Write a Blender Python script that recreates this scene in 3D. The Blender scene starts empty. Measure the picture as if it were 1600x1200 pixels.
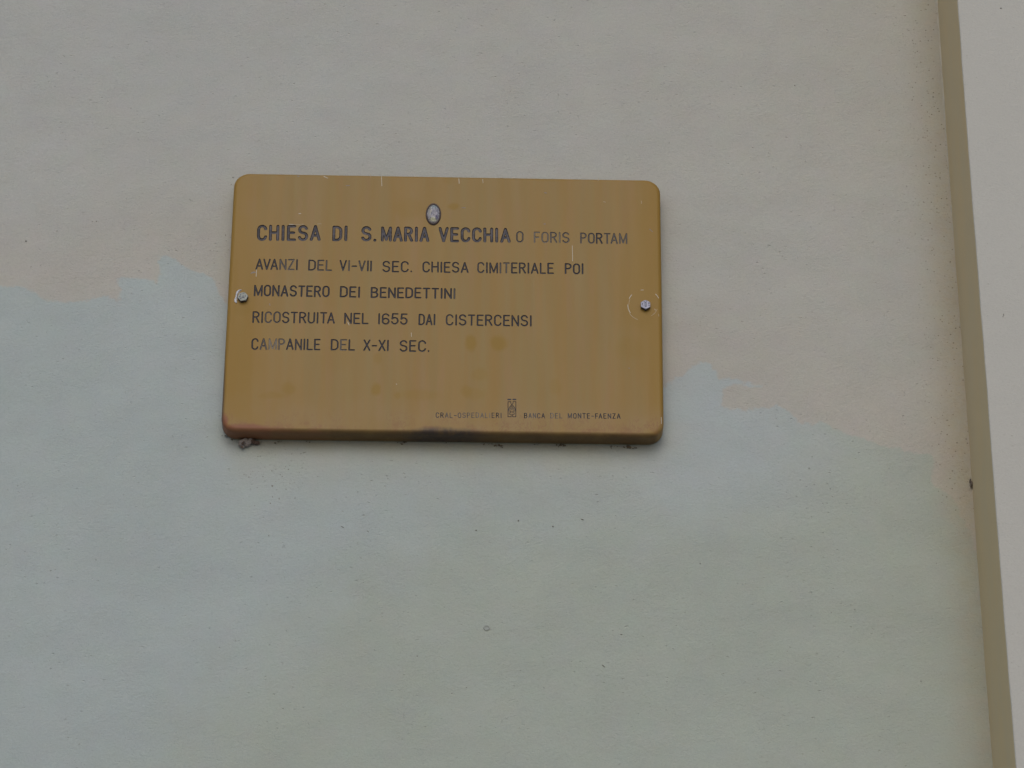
import bpy, bmesh, math, random
import numpy as np
from mathutils import Vector, Matrix, geometry, noise

random.seed(7)
scene = bpy.context.scene
C = scene.collection

# ------------------------------------------------------------------ camera
CAM_LOC = (0.00817, -4.08797, -2.26782)
PITCH, YAW, ROLL = 0.48530, -0.02077, -0.00153
FOCAL_PX = 5254.75                       # for a picture 1600 px wide
cam_data = bpy.data.cameras.new('camera')
cam = bpy.data.objects.new('camera', cam_data)
C.objects.link(cam)
cam_rot = (Matrix.Rotation(YAW, 3, 'Z') @ Matrix.Rotation(math.pi / 2 + PITCH, 3, 'X') @ Matrix.Rotation(ROLL, 3, 'Z'))
cam.matrix_world = Matrix.Translation(CAM_LOC) @ cam_rot.to_4x4()
cam_data.sensor_width = 36.0
cam_data.lens = 36.0 * FOCAL_PX / 1600.0
cam_data.clip_start = 0.05
cam_data.clip_end = 200.0
scene.camera = cam

# ------------------------------------------------------------------ world, sun, exposure
SUN_EL, SUN_AZ = math.radians(36), math.radians(-4)     # azimuth: measured from the wall's outward normal, positive to the right
world = bpy.data.worlds.new("World")
scene.world = world
world.use_nodes = True
wn = world.node_tree
wn.nodes.clear()
sky = wn.nodes.new('ShaderNodeTexSky')
sky.sky_type = 'NISHITA'
sky.sun_disc = False
sky.sun_elevation = SUN_EL
sky.sun_rotation = math.pi - SUN_AZ
sky.air_density = 1.0
sky.dust_density = 2.0
sky.ozone_density = 1.0
bg = wn.nodes.new('ShaderNodeBackground')
bg.inputs['Strength'].default_value = 0.11
wo = wn.nodes.new('ShaderNodeOutputWorld')
wn.links.new(sky.outputs[0], bg.inputs[0])
wn.links.new(bg.outputs[0], wo.inputs[0])

sun_data = bpy.data.lights.new('sun', 'SUN')
sun_data.energy = 0.5
sun_data.angle = math.radians(40)
sun_data.color = (1.0, 0.965, 0.92)
sun = bpy.data.objects.new('sun', sun_data)
C.objects.link(sun)
sun_dir = Vector((math.sin(SUN_AZ) * math.cos(SUN_EL), -math.cos(SUN_AZ) * math.cos(SUN_EL), math.sin(SUN_EL)))
sun.rotation_euler = sun_dir.to_track_quat('Z', 'Y').to_euler()
sun.location = (1, -6, 6)

scene.view_settings.view_transform = 'Standard'
scene.view_settings.look = 'None'
scene.view_settings.exposure = 0.0
scene.view_settings.gamma = 1.0

# ------------------------------------------------------------------ measuring helpers
# Sizes were taken off the photograph (1600 x 1200) and are turned into metres on the plane they lie in.
PLATE_Y = -0.0285


def on_plane(px, py, y=PLATE_Y):
    d = cam_rot @ Vector(((px - 800) / FOCAL_PX, (600 - py) / FOCAL_PX, -1.0))
    t = (y - CAM_LOC[1]) / d.y
    return Vector((CAM_LOC[0] + d.x * t, CAM_LOC[2] + d.z * t))


# ------------------------------------------------------------------ object helpers
def mesh_from(name, verts, faces, smooth=True):
    me = bpy.data.meshes.new(name)
    me.from_pydata([tuple(v) for v in verts], [], faces)
    me.update()
    if smooth:
        me.polygons.foreach_set('use_smooth', [True] * len(me.polygons))
    return me


def link(name, me, mats, parent=None, **props):
    o = bpy.data.objects.new(name, me)
    C.objects.link(o)
    if not isinstance(mats, (list, tuple)):
        mats = [mats]
    for m in mats:
        if me is not None and m is not None and len(me.materials) < len(mats):
            me.materials.append(m)
    if parent is not None:
        o.parent = parent
    for k, v in props.items():
        o[k] = v
    return o


def float_attr(me, name, values):
    a = me.attributes.new(name, 'FLOAT', 'POINT')
    a.data.foreach_set('value', np.asarray(values, dtype=np.float32))


# ------------------------------------------------------------------ node helpers
class NT:
    def __init__(self, name):
        self.m = bpy.data.materials.new(name)
        self.m.use_nodes = True
        self.t = self.m.node_tree
        self.t.nodes.clear()
        self.out = self.t.nodes.new('ShaderNodeOutputMaterial')
        self.b = self.t.nodes.new('ShaderNodeBsdfPrincipled')
        self.t.links.new(self.b.outputs[0], self.out.inputs[0])
        self.co = self.t.nodes.new('ShaderNodeTexCoord').outputs['Object']

    def put(self, sock, v):
        if isinstance(v, bpy.types.NodeSocket):
            self.t.links.new(v, sock)
        elif v is not None:
            if isinstance(v, (tuple, list)) and len(v) == 3 and sock.type == 'RGBA':
                v = (*v, 1.0)
            sock.default_value = v

    def math(self, op, a, b=None, c=None, clamp=False):
        n = self.t.nodes.new('ShaderNodeMath')
        n.operation = op
        n.use_clamp = clamp
        for i, v in enumerate((a, b, c)):
            if v is not None:
                self.put(n.inputs[i], v)
        return n.outputs[0]

    def vmath(self, op, a, b=None):
        n = self.t.nodes.new('ShaderNodeVectorMath')
        n.operation = op
        self.put(n.inputs[0], a)
        if b is not None:
            self.put(n.inputs[1], b)
        return n.outputs['Value'] if op in ('LENGTH', 'DISTANCE', 'DOT_PRODUCT') else n.outputs[0]

    def ramp(self, x, lo, hi, a=0.0, b=1.0, smooth=True):
        n = self.t.nodes.new('ShaderNodeMapRange')
        n.interpolation_type = 'SMOOTHSTEP' if smooth else 'LINEAR'
        n.clamp = True if not smooth else n.clamp
        self.put(n.inputs[0], x)
        for i, v in zip((1, 2, 3, 4), (lo, hi, a, b)):
            self.put(n.inputs[i], v)
        return n.outputs[0]

    def noise(self, scale, detail=3, rough=0.5, vec=None, distort=0.0, stretch=None, color=False):
        v = vec or self.co
        if stretch:
            v = self.vmath('MULTIPLY', v, stretch)
        n = self.t.nodes.new('ShaderNodeTexNoise')
        self.put(n.inputs['Vector'], v)
        n.inputs['Scale'].default_value = scale
        n.inputs['Detail'].default_value = detail
        n.inputs['Roughness'].default_value = rough
        n.inputs['Distortion'].default_value = distort
        return n.outputs['Color' if color else 'Fac']

    def voronoi(self, scale, vec=None, stretch=None, feature='F1', out='Distance', rnd=1.0):
        v = vec or self.co
        if stretch:
            v = self.vmath('MULTIPLY', v, stretch)
        n = self.t.nodes.new('ShaderNodeTexVoronoi')
        n.feature = feature
        self.put(n.inputs['Vector'], v)
        n.inputs['Scale'].default_value = scale
        n.inputs['Randomness'].default_value = rnd
        return n.outputs[out]

    def mix(self, f, a, b, mode='MIX'):
        n = self.t.nodes.new('ShaderNodeMix')
        n.data_type = 'RGBA'
        n.blend_type = mode
        n.clamp_factor = True
        self.put(n.inputs[0], f)
        self.put(n.inputs[6], a)
        self.put(n.inputs[7], b)
        return n.outputs[2]

    def attr(self, name):
        n = self.t.nodes.new('ShaderNodeAttribute')
        n.attribute_name = name
        return n.outputs['Fac']

    def bump(self, h, dist, strength=1.0, normal=None):
        n = self.t.nodes.new('ShaderNodeBump')
        self.put(n.inputs['Height'], h)
        n.inputs['Distance'].default_value = dist
        n.inputs['Strength'].default_value = strength
        if normal is not None:
            self.put(n.inputs['Normal'], normal)
        return n.outputs[0]

    def sep(self):
        n = self.t.nodes.new('ShaderNodeSeparateXYZ')
        self.put(n.inputs[0], self.co)
        return n.outputs

    def blob(self, x, z, rx, rz, soft=0.5, warp=None):
        """1 inside an ellipse on the x-z plane, fading outward"""
        v = warp or self.co
        v = self.vmath('SUBTRACT', v, (x, 0, z))
        v = self.vmath('MULTIPLY', v, (1 / rx, 0, 1 / rz))
        return self.ramp(self.vmath('LENGTH', v), 1 + soft, 1 - soft)

    def done(self, color, rough=0.8, normal=None, metallic=0.0, spec=0.5):
        self.put(self.b.inputs['Base Color'], color)
        self.put(self.b.inputs['Roughness'], rough)
        self.put(self.b.inputs['Metallic'], metallic)
        self.put(self.b.inputs['Specular IOR Level'], spec)
        if normal is not None:
            self.put(self.b.inputs['Normal'], normal)
        return self.m


def plain(name, col, rough=0.7, metallic=0.0, var=0.25, scale=300, bump=0.0, spec=0.5):
    n = NT(name)
    f = n.noise(scale, 3)
    dark = tuple(c * (1 - var) for c in col)
    lite = tuple(min(1, c * (1 + var)) for c in col)
    nm = n.bump(f, bump) if bump else None
    return n.done(n.mix(f, dark, lite), rough, nm, metallic, spec)


# ------------------------------------------------------------------ materials
WALL_WARM = (0.430, 0.426, 0.386)
WALL_GREY = (0.421, 0.432, 0.412)
WALL_COOL = (0.386, 0.436, 0.428)
WALL_SAGE = (0.374, 0.412, 0.364)
WALL_ROSE = (0.432, 0.415, 0.372)
PILASTER_FRONT = (0.500, 0.494, 0.455)
PILASTER_SIDE = (0.600, 0.482, 0.285)
OCHRE = (0.279, 0.167, 0.040)
OCHRE_GREY = (0.262, 0.174, 0.055)
OCHRE_DEEP = (0.270, 0.154, 0.016)


def plaster(n, pores=1.0):
    """height field of sponged lime plaster: fine grain, short horizontal ridges, open pores"""
    grain = n.noise(420, 3, 0.6, stretch=(0.8, 1, 1.0))
    ridge = n.noise(170, 4, 0.7, stretch=(0.8, 1, 1.15), distort=0.5)
    swell = n.noise(28, 3, 0.5)
    where = n.noise(7, 3, 0.6)
    cells = n.voronoi(170, vec=n.vmath('ADD', n.vmath('MULTIPLY', n.co, (0.55, 1, 1.2)),
                                       n.vmath('MULTIPLY', n.noise(90, 2, color=True), (0.006, 0.006, 0.006))))
    pick = n.ramp(n.noise(120, 2, 0.7), 0.50, 0.62)
    pore = n.math('MULTIPLY', n.ramp(cells, 0.24, 0.06), pick)
    pore = n.math('MULTIPLY', pore, n.ramp(where, 0.36, 0.62, 0.15, 1.0))
    h = n.math('ADD', n.math('MULTIPLY', grain, 0.40), n.math('MULTIPLY', ridge, n.ramp(n.noise(16, 3, 0.6), 0.3, 0.7, 0.5, 1.15)))
    h = n.math('ADD', h, n.math('MULTIPLY', swell, 1.2))
    h = n.math('SUBTRACT', h, n.math('MULTIPLY', pore, 0.75 * pores))
    return h, pore, grain, ridge


def mat_wall():
    n = NT('plaster_wall')
    h, pore, grain, ridge = plaster(n)
    x, y, z = n.sep()
    edge = n.math('ADD', n.attr('patch'), n.math('MULTIPLY', n.math('SUBTRACT', n.noise(85, 4, 0.7), 0.5), 0.016))
    edge = n.math('ADD', edge, n.math('MULTIPLY', n.math('SUBTRACT', n.noise(22, 3, 0.6), 0.5), 0.020))
    lower = n.ramp(edge, -0.0018, 0.0030)
    edge2 = n.math('ADD', n.attr('sage'), n.math('MULTIPLY', n.math('SUBTRACT', n.noise(14, 4, 0.6), 0.5), 0.14))
    sage = n.ramp(edge2, -0.10, 0.10)
    big = n.noise(2.3, 4, 0.6)
    mid = n.noise(9, 4, 0.6, stretch=(0.7, 1, 1.3))
    up = n.mix(n.ramp(n.math('ADD', big, n.attr('grey')), 0.30, 0.85), WALL_WARM, WALL_GREY)
    up = n.mix(n.ramp(edge, -0.16, -0.01, 0.0, 0.75), up, WALL_ROSE)
    lo = n.mix(sage, WALL_COOL, WALL_SAGE)
    lo = n.mix(n.math('MULTIPLY', n.attr('cool_rim'), 0.65), lo, (0.420, 0.463, 0.468))
    col = n.mix(lower, up, lo)
    col = n.mix(n.math('MULTIPLY', n.attr('dirt_bounce'), n.ramp(n.noise(60, 4, 0.7), 0.25, 0.75, 0.55, 1.0)), col, (0.425, 0.362, 0.240))  # corner tan: dirt, with bounce from the return and corner shade painted in
    col = n.mix(n.math('MULTIPLY', n.attr('runoff_bounce'), n.ramp(n.noise(20, 3), 0.2, 0.8, 0.6, 1.0)), col, (0.42, 0.38, 0.265))  # tan below the plaque: run-off, with ochre bounce and shade painted in
    tone = n.math('ADD', n.ramp(mid, 0.25, 0.75, 0.965, 1.035), n.ramp(grain, 0.3, 0.7, -0.03, 0.03))
    col = n.mix(1.0, col, n.vec3(tone), 'MULTIPLY')
    # chroma blotches of old limewash
    blot = n.noise(30, 3, 0.6, color=True)
    col = n.mix(0.03, col, blot)
    peck = n.math('MULTIPLY', pore, n.ramp(n.noise(33, 2), 0.35, 0.7, 0.25, 0.8))
    # black specks gathered in the corner dirt
    sp = n.voronoi(230, stretch=(0.75, 1, 0.9))
    sp = n.math('MULTIPLY', n.ramp(sp, 0.26, 0.10), n.ramp(n.noise(160, 2), 0.48, 0.56))
    sp = n.math('MULTIPLY', sp, n.attr('specks'))
    col = n.mix(n.math('MULTIPLY', peck, 0.42), col, (0.20, 0.18, 0.15))
    col = n.mix(n.math('MULTIPLY', sp, 0.75), col, (0.10, 0.085, 0.06))
    return n.done(col, 0.92, n.bump(h, 0.0011, 0.95), spec=0.25)


def vec3(self, s):
    c = self.t.nodes.new('ShaderNodeCombineColor')
    for i in range(3):
        self.put(c.inputs[i], s)
    return c.outputs[0]


NT.vec3 = vec3


def mat_pilaster_front():
    n = NT('plaster_pilaster')
    h, pore, grain, ridge = plaster(n, 0.7)
    col = n.mix(n.noise(6, 4, 0.6), PILASTER_FRONT, tuple(c * 0.95 for c in PILASTER_FRONT))
    col = n.mix(n.math('MULTIPLY', pore, 0.30), col, (0.22, 0.20, 0.17))
    tone = n.ramp(grain, 0.3, 0.7, 0.975, 1.025)
    col = n.mix(1.0, col, n.vec3(tone), 'MULTIPLY')
    return n.done(col, 0.92, n.bump(h, 0.0010, 0.7), spec=0.25)


def mat_pilaster_side():
    n = NT('ochre_limewash')
    f = n.noise(14, 5, 0.6, stretch=(1, 1, 0.35))
    g = n.noise(260, 3, 0.6)
    col = n.mix(n.ramp(f, 0.3, 0.7), PILASTER_SIDE, (0.570, 0.478, 0.305))
    return n.done(col, 0.9, n.bump(g, 0.0004, 0.6), spec=0.25)


def mat_plate():
    n = NT('ochre_enamel')
    x, y, z = n.sep()
    warp = n.vmath('ADD', n.co, n.vmath('MULTIPLY', n.vmath('SUBTRACT', n.noise(40, 3, color=True), (0.5, 0.5, 0.5)), (0.009, 0, 0.009)))
    streak = n.noise(46, 5, 0.65, stretch=(1.0, 1, 0.055))
    fine = n.noise(130, 3, 0.6, stretch=(1.0, 1, 0.05))
    cloud = n.noise(6, 4, 0.55)
    col = n.mix(n.ramp(n.math('ADD', n.math('MULTIPLY', streak, 0.8), n.math('MULTIPLY', cloud, 0.2)), 0.34, 0.66), OCHRE, OCHRE_GREY)
    hue = n.noise(38, 4, 0.7, vec=n.vmath('ADD', n.vmath('MULTIPLY', n.co, (1.0, 1, 0.14)), (3.1, 0, 0)))
    col = n.mix(n.ramp(hue, 0.52, 0.64, 0.0, 0.30), col, (0.292, 0.164, 0.066))
    col = n.mix(n.ramp(hue, 0.48, 0.36, 0.0, 0.30), col, (0.255, 0.184, 0.052))
    # deeper ochre towards left and right edges, where the lacquer is thicker
    side = n.ramp(n.math('ABSOLUTE', n.math('ADD', x, n.math('MULTIPLY', n.math('SUBTRACT', cloud, 0.5), 0.1))), 0.235, 0.292)
    col = n.mix(n.math('MULTIPLY', side, 0.75), col, OCHRE_DEEP)
    # resin coloured drips and thumb marks
    spots = [(735, 536, 9, 13, .85), (779, 536, 12, 12, .85), (450, 607, 10, 9, .6), (425, 618, 22, 5, .45), (588, 608, 8, 9, .8),
             (620, 619, 5, 5, .5), (700, 280, 9, 9, .3), (708, 322, 9, 6, .7), (640, 326, 24, 16, .35), (750, 585, 12, 10, .35),
             (742, 616, 18, 9, .3), (868, 605, 9, 12, .3), (985, 545, 22, 18, .3), (655, 617, 30, 8, .35), (1000, 495, 20, 14, .3),
             (520, 560, 30, 20, .15), (378, 484, 14, 10, .55), (860, 278, 40, 6, .25), (590, 560, 7, 9, .4), (728, 612, 9, 9, .45),
             (1008, 500, 10, 18, .35)]
    for px, py, rx, ry, s in spots:
        p = on_plane(px, py)
        b = n.blob(p.x, p.y, rx * 0.00086, ry * 0.00098, 0.45, warp)
        col = n.mix(n.math('MULTIPLY', b, min(1.0, s * 1.2)), col, (0.252, 0.148, 0.016))
    # pale salt wash along the foot
    # height above the lower edge, which is not quite level
    za, zc_ = on_plane(344.6, 672.5), on_plane(1037.6, 681.8)
    sl = (zc_.y - za.y) / (zc_.x - za.x)
    z = n.math('SUBTRACT', n.math('SUBTRACT', z, n.math('MULTIPLY', x, sl)), za.y - za.x * sl)
    zb = 0.0105
    foot = n.math('MULTIPLY', n.ramp(z, zb + 0.055, zb + 0.004), n.ramp(n.noise(24, 3), 0.3, 0.75, 0.25, 0.95))
    col = n.mix(n.math('MULTIPLY', foot, 0.45), col, (0.300, 0.205, 0.098))
    # rust threads creeping up from the foot
    th = n.noise(75, 5, 0.7, stretch=(1.0, 1, 0.45), distort=1.2)
    line = n.ramp(n.math('ABSOLUTE', n.math('SUBTRACT', th, 0.5)), 0.035, 0.004)
    line = n.math('MULTIPLY', line, n.ramp(z, zb + 0.030, zb + 0.004))
    line = n.math('MULTIPLY', line, n.ramp(n.noise(12, 2), 0.36, 0.52))
    line = n.math('MAXIMUM', line, n.math('MULTIPLY', n.ramp(z, zb + 0.012, zb - 0.002), n.ramp(n.noise(34, 4, 0.7), 0.48, 0.66)))
    col = n.mix(n.math('MULTIPLY', line, 0.5), col, (0.22, 0.095, 0.045))
    return n, x, y, z, col, warp, fine, zb


def finish_plate():
    n, x, y, z, col, warp, fine, zb = mat_plate()
    # rusted lower left corner: red oxide coming through where the lacquer has lifted
    p = on_plane(365, 672)
    red = n.blob(p.x + 0.010, p.y + 0.0005, 0.050, 0.0085, 0.35, warp)
    red = n.math('MAXIMUM', red, n.blob(p.x - 0.015, p.y + 0.010, 0.006, 0.016, 0.4, warp))
    red = n.math('MAXIMUM', red, n.math('MULTIPLY', n.blob(p.x + 0.075, p.y - 0.0025, 0.06, 0.004, 0.5, warp), 0.7))
    col = n.mix(n.math('MULTIPLY', red, 0.85), col, (0.225, 0.082, 0.044))
    # underside shade painted brown on the rolled lower edge; black drip in the middle
    low = n.ramp(z, 0.0065, 0.0012)
    low = n.math('MULTIPLY', low, n.ramp(n.noise(36, 4, 0.65), 0.25, 0.7, 0.72, 1.0))
    low = n.math('MULTIPLY', low, n.math('SUBTRACT', 1.0, n.math('MULTIPLY', red, 0.5)))
    col = n.mix(n.math('MULTIPLY', low, 0.92), col, (0.092, 0.054, 0.018))
    q = on_plane(695, 683)
    blk = n.blob(q.x - 0.002, q.y + 0.0048, 0.048, 0.0090, 0.45, warp)
    blk = n.math('MULTIPLY', blk, n.ramp(n.noise(95, 4, 0.7, stretch=(1, 1, 0.4)), 0.25, 0.6, 0.45, 1.0))
    col = n.mix(n.math('MULTIPLY', blk, 0.85), col, (0.035, 0.028, 0.028))
    # dark line on the left flank
    r = on_plane(347, 610)
    fl = n.blob(r.x - 0.001, r.y - 0.01, 0.0042, 0.075, 0.5)
    col = n.mix(n.math('MULTIPLY', fl, 0.85), col, (0.09, 0.06, 0.05))
    h = n.math('ADD', n.noise(18, 3), n.math('MULTIPLY', fine, 0.12))
    dust = n.ramp(n.noise(210, 3, 0.7), 0.66, 0.80)
    col = n.mix(n.math('MULTIPLY', dust, 0.18), col, (0.48, 0.40, 0.28))
    rough = n.ramp(n.noise(60, 4, stretch=(1, 1, 0.08)), 0.3, 0.7, 0.50, 0.56)
    return n.done(col, rough, n.bump(h, 0.0003, 0.35), spec=0.35)


def mat_letter(title=False):
    n = NT('letter_paint_title' if title else 'letter_paint')
    wear = n.attr('wear')
    deep = n.attr('deep')
    grit = n.noise(420, 4, 0.75)
    ink = n.mix(grit, (0.006, 0.006, 0.012), (0.022, 0.022, 0.038))
    bare = n.mix(n.noise(200, 3), (0.20, 0.165, 0.125), (0.27, 0.235, 0.19))
    if title:   # floor of the broad cutter path has lost most of its paint
        floor_ = n.math('MULTIPLY', n.ramp(deep, 0.55, 0.98), n.ramp(n.noise(75, 4, 0.7), 0.36, 0.66, 0.05, 0.75))
        ink = n.mix(floor_, ink, (0.110, 0.100, 0.115))
    f = n.math('MULTIPLY', wear, n.ramp(n.noise(330, 4, 0.7), 0.25, 0.6, 0.65, 1.0))
    f = n.math('MAXIMUM', f, n.math('MULTIPLY', n.ramp(n.noise(190, 4, 0.8), 0.60, 0.72), 0.30))
    return n.done(n.mix(f, ink, bare), 0.55, n.bump(grit, 0.0002, 0.4), spec=0.4)


M_WALL = mat_wall()
M_PFRONT = mat_pilaster_front()
M_PSIDE = mat_pilaster_side()
M_PLATE = finish_plate()
M_TITLE = mat_letter(True)
M_TEXT = mat_letter(False)
M_LIP = plain('pale_backing', (0.30, 0.31, 0.23), 0.6, var=0.2, scale=60)
M_ZINC = plain('zinc_bright', (0.33, 0.34, 0.43), 0.5, 0.25, 0.25, 500, 0.0003)
M_ZINC_DULL = plain('zinc_dull', (0.31, 0.33, 0.30), 0.6, 0.2, 0.25, 500, 0.0003)
M_BOLT_SIDE = plain('shaded_steel', (0.10, 0.09, 0.09), 0.6, 0.5, 0.35, 300, 0.0003)  # bolt sides coloured darker to carry the shade of light from above
M_STAMP = plain('stamped_mark', (0.11, 0.12, 0.16), 0.7, 0.2, 0.2, 400)
M_SCRATCH = plain('scratch_bare', (0.52, 0.48, 0.40), 0.6, 0.0, 0.12, 500)
M_SCRATCH_DIM = plain('scratch_faint', (0.42, 0.33, 0.21), 0.6, 0.0, 0.12, 500)
M_FLAKE = plain('paint_flake', (0.55, 0.56, 0.60), 0.5, 0.1, 0.25, 350, 0.0003)
M_CHIP = plain('chip_grey', (0.24, 0.21, 0.19), 0.7, 0.0, 0.3, 350)
M_NEST = plain('cobweb_grey', (0.26, 0.225, 0.205), 0.95, 0.0, 0.55, 260, 0.0012)
M_NEST_DARK = plain('cobweb_brown', (0.115, 0.075, 0.055), 0.95, 0.0, 0.5, 300, 0.0012)
M_FLECK = plain('dirt_fleck', (0.25, 0.245, 0.215), 0.95, 0.0, 0.3, 300)
M_SEAM = plain('corner_filler', (0.45, 0.42, 0.34), 0.9, 0.0, 0.15, 90, 0.0008)

# ------------------------------------------------------------------ ground below the wall (lights the undersides)
GROUND_Z = CAM_LOC[2] - 1.6


def ground():
    n = NT('pale_paving')
    col = n.mix(n.noise(3, 5, 0.6), (0.36, 0.35, 0.33), (0.44, 0.43, 0.41))
    m = n.done(col, 0.9, n.bump(n.noise(60, 4), 0.002, 0.5), spec=0.3)
    vs = [(-60, 0.5, GROUND_Z), (60, 0.5, GROUND_Z), (60, -90, GROUND_Z), (-60, -90, GROUND_Z)]
    link('ground', mesh_from('ground', vs, [(0, 3, 2, 1)], False), m, None, kind='structure')


ground()

# ------------------------------------------------------------------ church wall
wall_x1 = 0.7166                                  # inner corner with the pilaster
PIL_D = 0.167


def polyline_sd(pts, X, Z):
    """signed height below a polyline: >0 under it, roughly a distance near the line"""
    best = np.full(X.shape, 1e9)
    for (ax, az), (bx, bz) in zip(pts[:-1], pts[1:]):
        dx, dz = bx - ax, bz - az
        t = np.clip(((X - ax) * dx + (Z - az) * dz) / (dx * dx + dz * dz + 1e-12), 0, 1)
        best = np.minimum(best, np.hypot(X - ax - t * dx, Z - az - t * dz))
    # even-odd test against the area under the line
    poly = list(pts) + [(pts[-1][0], -20), (pts[0][0], -20)]
    inside = np.zeros(X.shape, bool)
    for (ax, az), (bx, bz) in zip(poly, poly[1:] + poly[:1]):
        if ax == bx and az == bz:
            continue
        cond = ((az > Z) != (bz > Z))
        xi = (bx - ax) * (Z - az) / ((bz - az) if bz != az else 1e-9) + ax
        inside ^= cond & (X < xi)
    return np.where(inside, best, -best)


def wp(px, py):
    p = on_plane(px, py, 0.0)
    return (p.x, p.y)


EDGE_PX = [(-500, 470), (-200, 455), (0, 447), (42, 449), (75, 468), (105, 474), (135, 470), (152, 461), (172, 466), (186, 473),
           (190, 452), (176, 431), (200, 432), (232, 434), (246, 444), (250, 415), (248, 402), (262, 401), (283, 410), (296, 421),
           (318, 430), (334, 438), (350, 470), (420, 540), (700, 600), (1000, 610), (1040, 606), (1056, 590), (1068, 586), (1078, 572), (1096, 566),
           (1110, 568), (1120, 582), (1122, 592), (1150, 594), (1195, 601), (1190, 607), (1150, 600), (1128, 606), (1130, 634), (1165, 640), (1196, 640),
           (1214, 632), (1232, 644), (1246, 656), (1268, 664), (1285, 658), (1300, 668), (1332, 683), (1352, 684), (1372, 696), (1410, 706),
           (1440, 708), (1457, 712), (1458, 752), (1474, 768), (1492, 784), (1503, 806), (1514, 828), (1524, 860), (1560, 900), (2200, 900)]
EDGE = [wp(*p) for p in EDGE_PX]
SAGE_PX = [(-600, 1800), (0, 1500), (260, 1180), (420, 1010), (560, 900), (700, 830), (900, 800), (1080, 780), (1180, 755), (1215, 700), (1240, 655), (1300, 560), (2200, 500)]
SAGE = [wp(*p) for p in SAGE_PX]

x0, x1v = wp(-60, 600)[0], wall_x1
ztop, zbot = wp(800, -60)[1], wp(800, 1270)[1]
step = 0.006
xs = np.concatenate([[-3.5, -2.6, -1.8, -1.3], np.arange(x0, wall_x1 - 0.003, step), [wall_x1 + 0.002]])
zs = np.concatenate([[GROUND_Z - 0.05, -3.0, -2.2, -1.6], np.arange(zbot, ztop, step), [ztop + 0.5, 1.6, 2.4]])
xs = xs[np.concatenate([[True], np.diff(xs) > 1e-4])]
X, Z = np.meshgrid(xs, zs)


def fbm(X, Z, s, seed):
    out = np.empty(X.size)
    for i, (a, b) in enumerate(zip(X.ravel(), Z.ravel())):
        out[i] = noise.noise(Vector((a * s, seed, b * s)))
    return out.reshape(X.shape)


Y = 0.0016 * fbm(X, Z, 2.2, 3.1) + 0.0007 * fbm(X, Z, 9, 8.7) + 0.00022 * fbm(X, Z, 38, 1.7)
near = np.clip((np.maximum(np.abs(X) - 0.28, np.abs(Z) - 0.19)) / 0.12, 0, 1)
Y = Y * (0.25 + 0.75 * near)
nx, nz = len(xs), len(zs)
idx = np.arange(nx * nz).reshape(nz, nx)
faces = np.stack([idx[:-1, :-1], idx[:-1, 1:], idx[1:, 1:], idx[1:, :-1]], -1).reshape(-1, 4)
wall_me = mesh_from('wall_face', np.stack([X.ravel(), Y.ravel(), Z.ravel()], 1), faces.tolist())
float_attr(wall_me, 'patch', polyline_sd(EDGE, X, Z).ravel())
sage_v = polyline_sd(SAGE, X, Z)
float_attr(wall_me, 'sage', sage_v.ravel())
gx, gz = wp(120, 120)
float_attr(wall_me, 'grey', (0.35 * np.exp(-(((X - gx) / 0.5) ** 2 + ((Z - gz) / 0.30) ** 2)) - 0.08).ravel())
r1x, r1z = wp(1100, 650)
r2x, r2z = wp(320, 520)
r3x, r3z = wp(1140, 700)
rim = np.exp(-(((X - r1x) / 0.13) ** 2 + ((Z - r1z) / 0.13) ** 2)) + 0.6 * np.exp(-(((X - r2x) / 0.14) ** 2 + ((Z - r2z) / 0.12) ** 2)) + 0.5 * np.exp(-(((X - r3x) / 0.2) ** 2 + ((Z - r3z) / 0.1) ** 2))
float_attr(wall_me, 'cool_rim', np.clip(rim, 0, 1).ravel())
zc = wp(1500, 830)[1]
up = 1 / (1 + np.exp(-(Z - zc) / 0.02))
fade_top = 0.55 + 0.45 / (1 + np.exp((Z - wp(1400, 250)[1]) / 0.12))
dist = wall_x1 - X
dirt_bounce = np.exp(-(dist / 0.038) ** 2) * (0.60 + 0.40 * up) * fade_top  # fades away from the inner corner; dirt and painted bounce share this mask
float_attr(wall_me, 'dirt_bounce', np.clip(0.78 * dirt_bounce, 0, 1).ravel())
speck = np.exp(-((dist - 0.015) / 0.045) ** 2) * up
for cx_, cz_, rr, aa in ((460, 340, 0.0, 0.0), (200, 400, 0.10, 0.30), (1100, 480, 0.12, 0.30), (430, 740, 0.06, 0.5), (353, 400, 0.03, 0.8), (950, 262, 0.08, 0.35)):
    if rr:
        a_, b_ = wp(cx_, cz_)
        speck = speck + aa * np.exp(-(((X - a_) / rr) ** 2 + ((Z - b_) / rr) ** 2))
float_attr(wall_me, 'specks', np.clip(speck, 0, 1).ravel())
zb_plate = wp(700, 690)[1]
below = np.clip(zb_plate - Z, 0, 1)
inx = 1 / (1 + np.exp(-(X + 0.285) / 0.012)) * 1 / (1 + np.exp((X - 0.285) / 0.02))
run_bounce = np.where(Z < zb_plate + 0.03, np.exp(-(below / 0.035)), 0) * inx  # painted bounce and run-off, fading downward from the plate's foot
float_attr(wall_me, 'runoff_bounce', np.clip(0.85 * run_bounce, 0, 1).ravel())

church_wall = link('church_wall', None, [None], None,
                   label='cream plastered outside wall with a blotchy repainted lower part, behind the ochre plaque', category='wall')
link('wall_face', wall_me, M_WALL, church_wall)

# pilaster: ochre return face and paler front face, in one piece with rounded arris
px_edge = 0.7166 + 0.0012


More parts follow.
